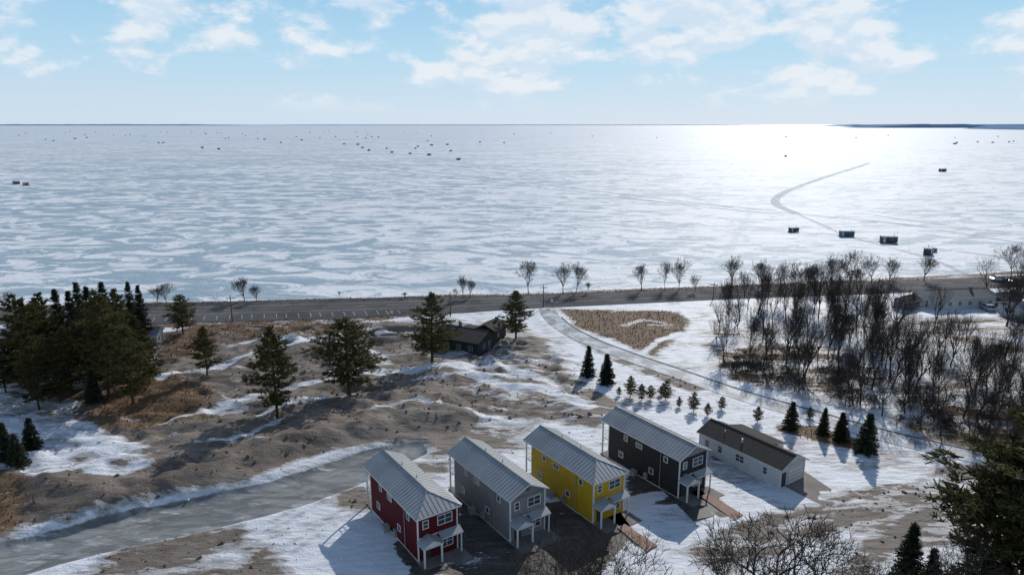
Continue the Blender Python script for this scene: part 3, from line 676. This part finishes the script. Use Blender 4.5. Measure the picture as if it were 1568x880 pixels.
# ------------------------------------------------------------------ trees
def conifer(seed,h,r,kind):
    rd=random.Random(seed);mb=MB();base=.18*h if kind=='pine' else .05*h
    lean=(rd.uniform(-.3,.3),rd.uniform(-.3,.3))
    ax=lambda z:(lean[0]*(z/h)**2,lean[1]*(z/h)**2)
    k=6;r0=h*.016
    for i in range(k):
        za=h*i/k-(0.4 if i==0 else 0);zb=h*(i+1)/k
        mb.tube((*ax(max(za,0)),za),(*ax(zb),zb),r0*(1-i/k)+.03,r0*(1-(i+1)/k)+.03,7,0)
    z=base;rng=np.random.RandomState(seed);V=[]
    while z<h*.985:
        t=(z-base)/(h-base)
        if kind=='pine':
            env=r*(min(1,.6+1.6*t) if t<.25 else (1-((t-.25)/.75)**1.5)*.95+.07);nb=rd.choice((4,5,6));step=h*.042
        else: env=r*(1-t)**.85+.12;nb=rd.choice((6,7,8));step=h*.033
        a0=rd.random()*6.28
        for j in range(nb):
            a=a0+6.283*j/nb+rd.uniform(-.45,.45);L=env*rd.uniform(.55,1.18) if kind=='pine' else env*rd.uniform(.8,1.12)
            if kind=='pine' and rd.random()<.15: L*=.4
            up=rd.uniform(-.12,.25)+.55*t if kind=='pine' else rd.uniform(-.3,-.1)+.5*t
            p0=np.array([*ax(z),z+rd.uniform(-.2,.2)]);d=np.array([math.cos(a),math.sin(a),up])
            tip=p0+d*L;tip[2]+=.06*L
            mb.tube(tuple(p0),tuple(tip),.02+.012*L,.012,3,0)
            side=np.array([-math.sin(a),math.cos(a),0]);nc=max(3,int(L*(4.3 if kind=='pine' else 4.2)))
            for c in range(nc):
                u=.25+.77*(c+rd.random())/nc if kind=='pine' else .1+.9*(c+rd.random())/nc
                spread=.29*L*(1.1-abs(u-.65)) if kind=='pine' else .22*L*(1.15-u)
                cc=p0+d*L*u+side*rng.uniform(-1,1)*spread+np.array([0,0,rng.uniform(-.05,.12)])
                m=12 if kind=='pine' else 9
                dr=rng.normal(size=(m,3))*(1,1,.6)+d*.7+np.array([0,0,.25 if kind=='pine' else -.1])
                dr/=np.linalg.norm(dr,axis=1)[:,None]
                ln=rng.uniform(.28,.52,(m,1))*(1 if kind=='pine' else .8)
                wv=np.cross(dr,rng.normal(size=(m,3)));wv/=np.linalg.norm(wv,axis=1)[:,None];wv*=.055
                st_=cc+rng.uniform(-.12,.12,(m,3))
                V.append(np.stack([st_-wv,st_+wv,st_+dr*ln+wv*.6,st_+dr*ln-wv*.6],1).reshape(-1,3))
        z+=step*rd.uniform(.7,1.35)
    V=np.concatenate(V);i0=len(mb.v);n=len(V)//4
    mb.v+=[tuple(p) for p in V.tolist()];mb.f+=[(i0+4*i,i0+4*i+1,i0+4*i+2,i0+4*i+3) for i in range(n)];mb.m+=[1]*n
    return mb.mesh(kind+'_tree',[M['barkd'],M[kind]])
PM=[(conifer(10+i,14,3.7+.3*i,'pine'),14,3.7+.3*i) for i in range(4)]
SM=[(conifer(30+i,8,2.1+.15*i,'spruce'),8,2.1+.15*i) for i in range(3)]
TM=[(conifer(50+i,14,2.8,'spruce'),14,2.8) for i in range(2)]
cnt=0
def tree(lib,name,px,by,ty,wx=1.0):
    global cnt;cnt+=1
    x,y=S(px,by);h=hgt(px,by,ty);me_,mh,mr=lib[cnt%len(lib)];s=h/mh
    return inst(name,me_,x,y,gz(x,y)-.1,R.random()*6.28,(s*wx,s*wx,s))
for a in [(425,640,504,1.0),(535,602,486,1.55),(662,556,451,1.2),(790,520,448,1.25),(318,578,506,1.05),(281,515,456,1.3)]: tree(PM,'pine_tree',*a)
for a in [(45,602,455,.85),(78,580,456,.85),(168,612,455,.9),(205,622,505,1.1),(230,590,515,1),(60,560,472,.9),(190,560,448,.9),(10,606,530,1),(92,620,520,.9),(180,585,470,.85),(60,625,515,.85),(150,600,465,.85),(35,590,495,.9),(110,600,500,.9),(215,575,490,.9)]: tree(PM,'pine_tree',*a)
for a in [(100,555,442,.95),(132,545,433,.95),(147,560,443,.9),(172,552,435,.95),(206,522,432,.85),(222,530,440,.9),(70,560,456,.95),(122,562,448,.95),(50,575,460,.95)]: tree(TM,'spruce_tree',*a)
for a in [(145,622,576),(50,692,643),(12,706,652),(-10,690,640),(30,715,665),(900,577,532),(929,588,542),(1210,656,613),(1260,664,625),(1287,674,630),(1325,692,632),(1385,905,805),(1425,900,838)]: tree(SM,'spruce_tree',*a,1.0)
for a in [(965,608,576),(982,614,588),(996,612,590),(1019,612,581),(1062,629,599),(1083,636,616),(1160,646,622),(1105,626,606),(1040,622,606),(948,606,592),(1012,604,590),(1240,640,622)]: tree(PM,'pine_sapling',*a,1.2)
tree(PM,'pine_tree',1556,950,588,1.25);tree(PM,'pine_tree',1506,940,700,1.15);tree(PM,'pine_tree',1640,800,600,1.1)
def bare(seed,h,spread,dep=6,tr=.26,up=.12,side=.6,rmin=.024):
    rd=random.Random(seed);mb=MB()
    def rec(p,d,L,r,k):
        n=3 if k<4 else 2;q=p;dd=d.copy()
        for i in range(n):
            dd=(dd+Vector((rd.gauss(0,.13),rd.gauss(0,.13),rd.gauss(0,.06)+up*.4))).normalized()
            q2=q+dd*(L/n);ra=r*(1-.35*i/n);rb=r*(1-.35*(i+1)/n)
            mb.tube(q,q2,ra,rb,6 if k<2 else 3,0,False)
            if k>0 and k<dep and rd.random()<side:
                s=(dd+Vector((rd.gauss(0,1),rd.gauss(0,1),rd.gauss(0,.5))).normalized()*.9).normalized()
                rec(q2,s,L*.6,max(rb*.5,rmin*.8),max(k+2,dep-1))
            q=q2
        if k>=dep:return
        nc=rd.choice((2,3,3)) if k<3 else rd.choice((2,2,3))
        if k==0: nc=rd.choice((4,5))
        a=rd.random()*6.28
        for j in range(nc):
            t=a+6.283*j/nc+rd.uniform(-.5,.5);o=dd.orthogonal().normalized();o2=dd.cross(o)
            s=(dd+(o*math.cos(t)+o2*math.sin(t))*spread*rd.uniform(.55,1.2)+Vector((0,0,up))).normalized()
            rec(q,s,L*rd.uniform(.7,.9),max(r*.56,rmin),k+1)
    rec(Vector((0,0,-.3)),Vector((rd.uniform(-.05,.05),rd.uniform(-.05,.05),1)),h*tr,h*.016,0)
    zs=max(v[2] for v in mb.v);rad=max(math.hypot(v[0],v[1]) for v in mb.v)
    return mb.mesh('bare_tree',[M['bark']]),zs,rad
BW=[bare(100+i,10,.62,6,.19,.10,.65,.020) for i in range(4)]
BN=[bare(200+i,15,.44,5,.26,.15,.5,.018) for i in range(6)]
BS=[bare(300+i,4,.9,5,.16,.1,.5,.014) for i in range(3)]
def bt_(px,by,ty,wpx,name='bare_tree',lib=BW):
    # tree placed by base, height and crown width
    global cnt;cnt+=1
    x,y=S(px,by);h=hgt(px,by,ty);me_,mh,mr=lib[cnt%len(lib)];s=h/mh
    d=math.hypot(y,H)/F;w=wpx*d/2/(mr*.85)
    return inst(name,me_,x,y,gz(x,y)-.1,R.random()*6.28,(w,w,s))
for a in [(810,450,393,56),(862,449,398,38),(882,447,400,36),(983,445,399,34),(1018,443,395,32),(1040,444,392,40),(1122,440,389,40),(1168,441,393,36),(1195,440,400,32),(1218,470,396,62),(1250,445,398,38),(1270,440,384,42),(1300,442,378,52),(1335,434,388,42),(1362,432,392,38),(1415,430,388,40),(1548,424,368,54),(1575,428,372,52),(375,462,422,40),(393,462,432,28),(255,464,430,48),(240,463,436,36),(708,457,420,26),(720,456,425,24),(12,472,444,30),(1065,447,418,22),(900,449,430,14),(620,457,446,14),(697,456,440,18),(1140,455,410,30),(1235,460,400,40),(1315,460,400,45),(1285,455,390,40)]: bt_(*a)
WO=SL([(1075,520),(1150,462),(1568,452),(1700,455),(1700,700),(1500,692),(1400,662),(1250,605),(1110,562)])
bx=[p[0] for p in WO];by=[p[1] for p in WO];n=0
xx,yy_=S(1460,466)
while n<225:
    x=R.uniform(min(bx),max(bx));y=R.uniform(min(by),max(by))
    if polymask(np.array([x]),np.array([y]),WO,.1)[0]<.5 or linedist(np.array([x]),np.array([y]),SIDE)[0]<4: continue
    if abs(x-xx)<13 and abs(y-yy_)<9: continue
    if abs(x-xx*.9)<13 and yy_-50<y<yy_ and R.random()<.8: continue
    if fbm(np.array([x*.05]),np.array([y*.05]),77)[0]<.36: continue
    lib=BN if R.random()<.7 else BW
    me_,mh,mr=R.choice(lib);h=R.uniform(7.5,15);s=h/mh;w=s*R.uniform(.75,1.0) if lib is BN else R.uniform(2.6,4)/mr
    inst('bare_tree',me_,x,y,gz(x,y)-.1,R.random()*6.28,(w,w,s));n+=1
SH=SL([(1090,555),(1180,530),(1300,560),(1400,600),(1500,610),(1600,640),(1600,705),(1500,695),(1400,664),(1250,610),(1110,570)])
bx=[p[0] for p in SH];by=[p[1] for p in SH];n=0
while n<110:
    x=R.uniform(min(bx),max(bx));y=R.uniform(min(by),max(by))
    if polymask(np.array([x]),np.array([y]),SH,.1)[0]<.5 or linedist(np.array([x]),np.array([y]),SIDE)[0]<3.5: continue
    me_,mh,_=R.choice(BS);s=R.uniform(1.4,3.2)/mh;inst('bare_shrub',me_,x,y,gz(x,y)-.1,R.random()*6.28,(s*1.3,s*1.3,s));n+=1
BF=[bare(400+i,12,.8,6,.17,.06,.75,.018) for i in range(2)]
for a in [(1165,950,778,270),(1105,975,810,180),(1235,975,812,170),(865,985,800,180),(925,1000,818,160),(830,1000,830,130),(1340,975,852,140),(1470,960,805,130),(1550,820,705,100)]: bt_(*a,lib=BF)
# ------------------------------------------------------------------ sky, sun
AZ=math.radians(22);EL=math.radians(30)
w=bpy.data.worlds.new('World');scene.world=w;w.use_nodes=True;nt=w.node_tree;nt.nodes.clear()
out=nt.nodes.new('ShaderNodeOutputWorld');bg=nt.nodes.new('ShaderNodeBackground');nt.links.new(bg.outputs[0],out.inputs[0])
sky=nt.nodes.new('ShaderNodeTexSky');sky.sky_type='NISHITA';sky.sun_disc=False;sky.sun_elevation=EL;sky.sun_rotation=AZ;sky.air_density=1.0;sky.dust_density=.2;sky.ozone_density=2
tc=nd(nt,'ShaderNodeTexCoord').outputs['Generated']
sp=nd(nt,'ShaderNodeSeparateXYZ',{0:tc})
az=mth(nt,'ARCTAN2',sp.outputs[0],sp.outputs[1]);el=sp.outputs[2]
haze=mixc(nt,ss(nt,el,0,.11),(6.0,7.3,8.8),(4.5,6.9,8.7))
haze=mixc(nt,ss(nt,el,.08,.2),haze,(3.1,5.8,8.3))
haze=mixc(nt,ss(nt,el,.2,.7),haze,(.75,1.5,3.1))
skc=mixc(nt,.92,sky.outputs[0],haze)
def cn(dz):
    v=nd(nt,'ShaderNodeCombineXYZ',{0:mth(nt,'MULTIPLY',az,10.0),1:mth(nt,'MULTIPLY',mth(nt,'ADD',el,dz),19.0),2:9.4}).outputs[0]
    return noise(nt,v,1.0,8,.55,.1)
c1=cn(0);c2=cn(.012)
low=noise(nt,nd(nt,'ShaderNodeCombineXYZ',{0:mth(nt,'MULTIPLY',az,3.0),1:mth(nt,'MULTIPLY',el,10.0),2:8.1}).outputs[0],1,2)
cov=mth(nt,'ADD',mth(nt,'MULTIPLY',ss(nt,az,-.5,.0),.07),mth(nt,'MULTIPLY',ss(nt,el,.02,.12),.09))
cov=mth(nt,'ADD',cov,mth(nt,'MULTIPLY',mth(nt,'SUBTRACT',low,.5),.15))
f=ss(nt,mth(nt,'ADD',c1,cov),.55,.69)
f=mth(nt,'MULTIPLY',f,ss(nt,el,.008,.05))
f=mth(nt,'MULTIPLY',f,mth(nt,'SUBTRACT',1,mth(nt,'MULTIPLY',ss(nt,el,.25,.6),.8)))
shade=ss(nt,mth(nt,'SUBTRACT',c1,c2),-.05,.07)
cloud=mixc(nt,shade,(6.7,7.8,9.0),(8.6,8.9,9.3))
fin=mixc(nt,mth(nt,'MULTIPLY',f,.82),skc,cloud)
nt.links.new(fin,bg.inputs[0]);bg.inputs[1].default_value=.1
sv=Vector((math.sin(AZ)*math.cos(EL),math.cos(AZ)*math.cos(EL),math.sin(EL)))
sl=bpy.data.lights.new('sun','SUN');sl.energy=3.8;sl.angle=math.radians(.5);sl.color=(1,.955,.89)
so=bpy.data.objects.new('sun',sl);scene.collection.objects.link(so);so.rotation_euler=sv.to_track_quat('Z','Y').to_euler()
cam=bpy.data.cameras.new('camera');cam.sensor_width=36;cam.lens=36*F/1568;cam.clip_start=.5;cam.clip_end=200000
cob=bpy.data.objects.new('camera',cam);scene.collection.objects.link(cob);cob.location=(0,0,H);cob.rotation_euler=(math.pi/2-PIT,0,0);scene.camera=cob
scene.view_settings.view_transform='Standard';scene.view_settings.look='None';scene.view_settings.exposure=0
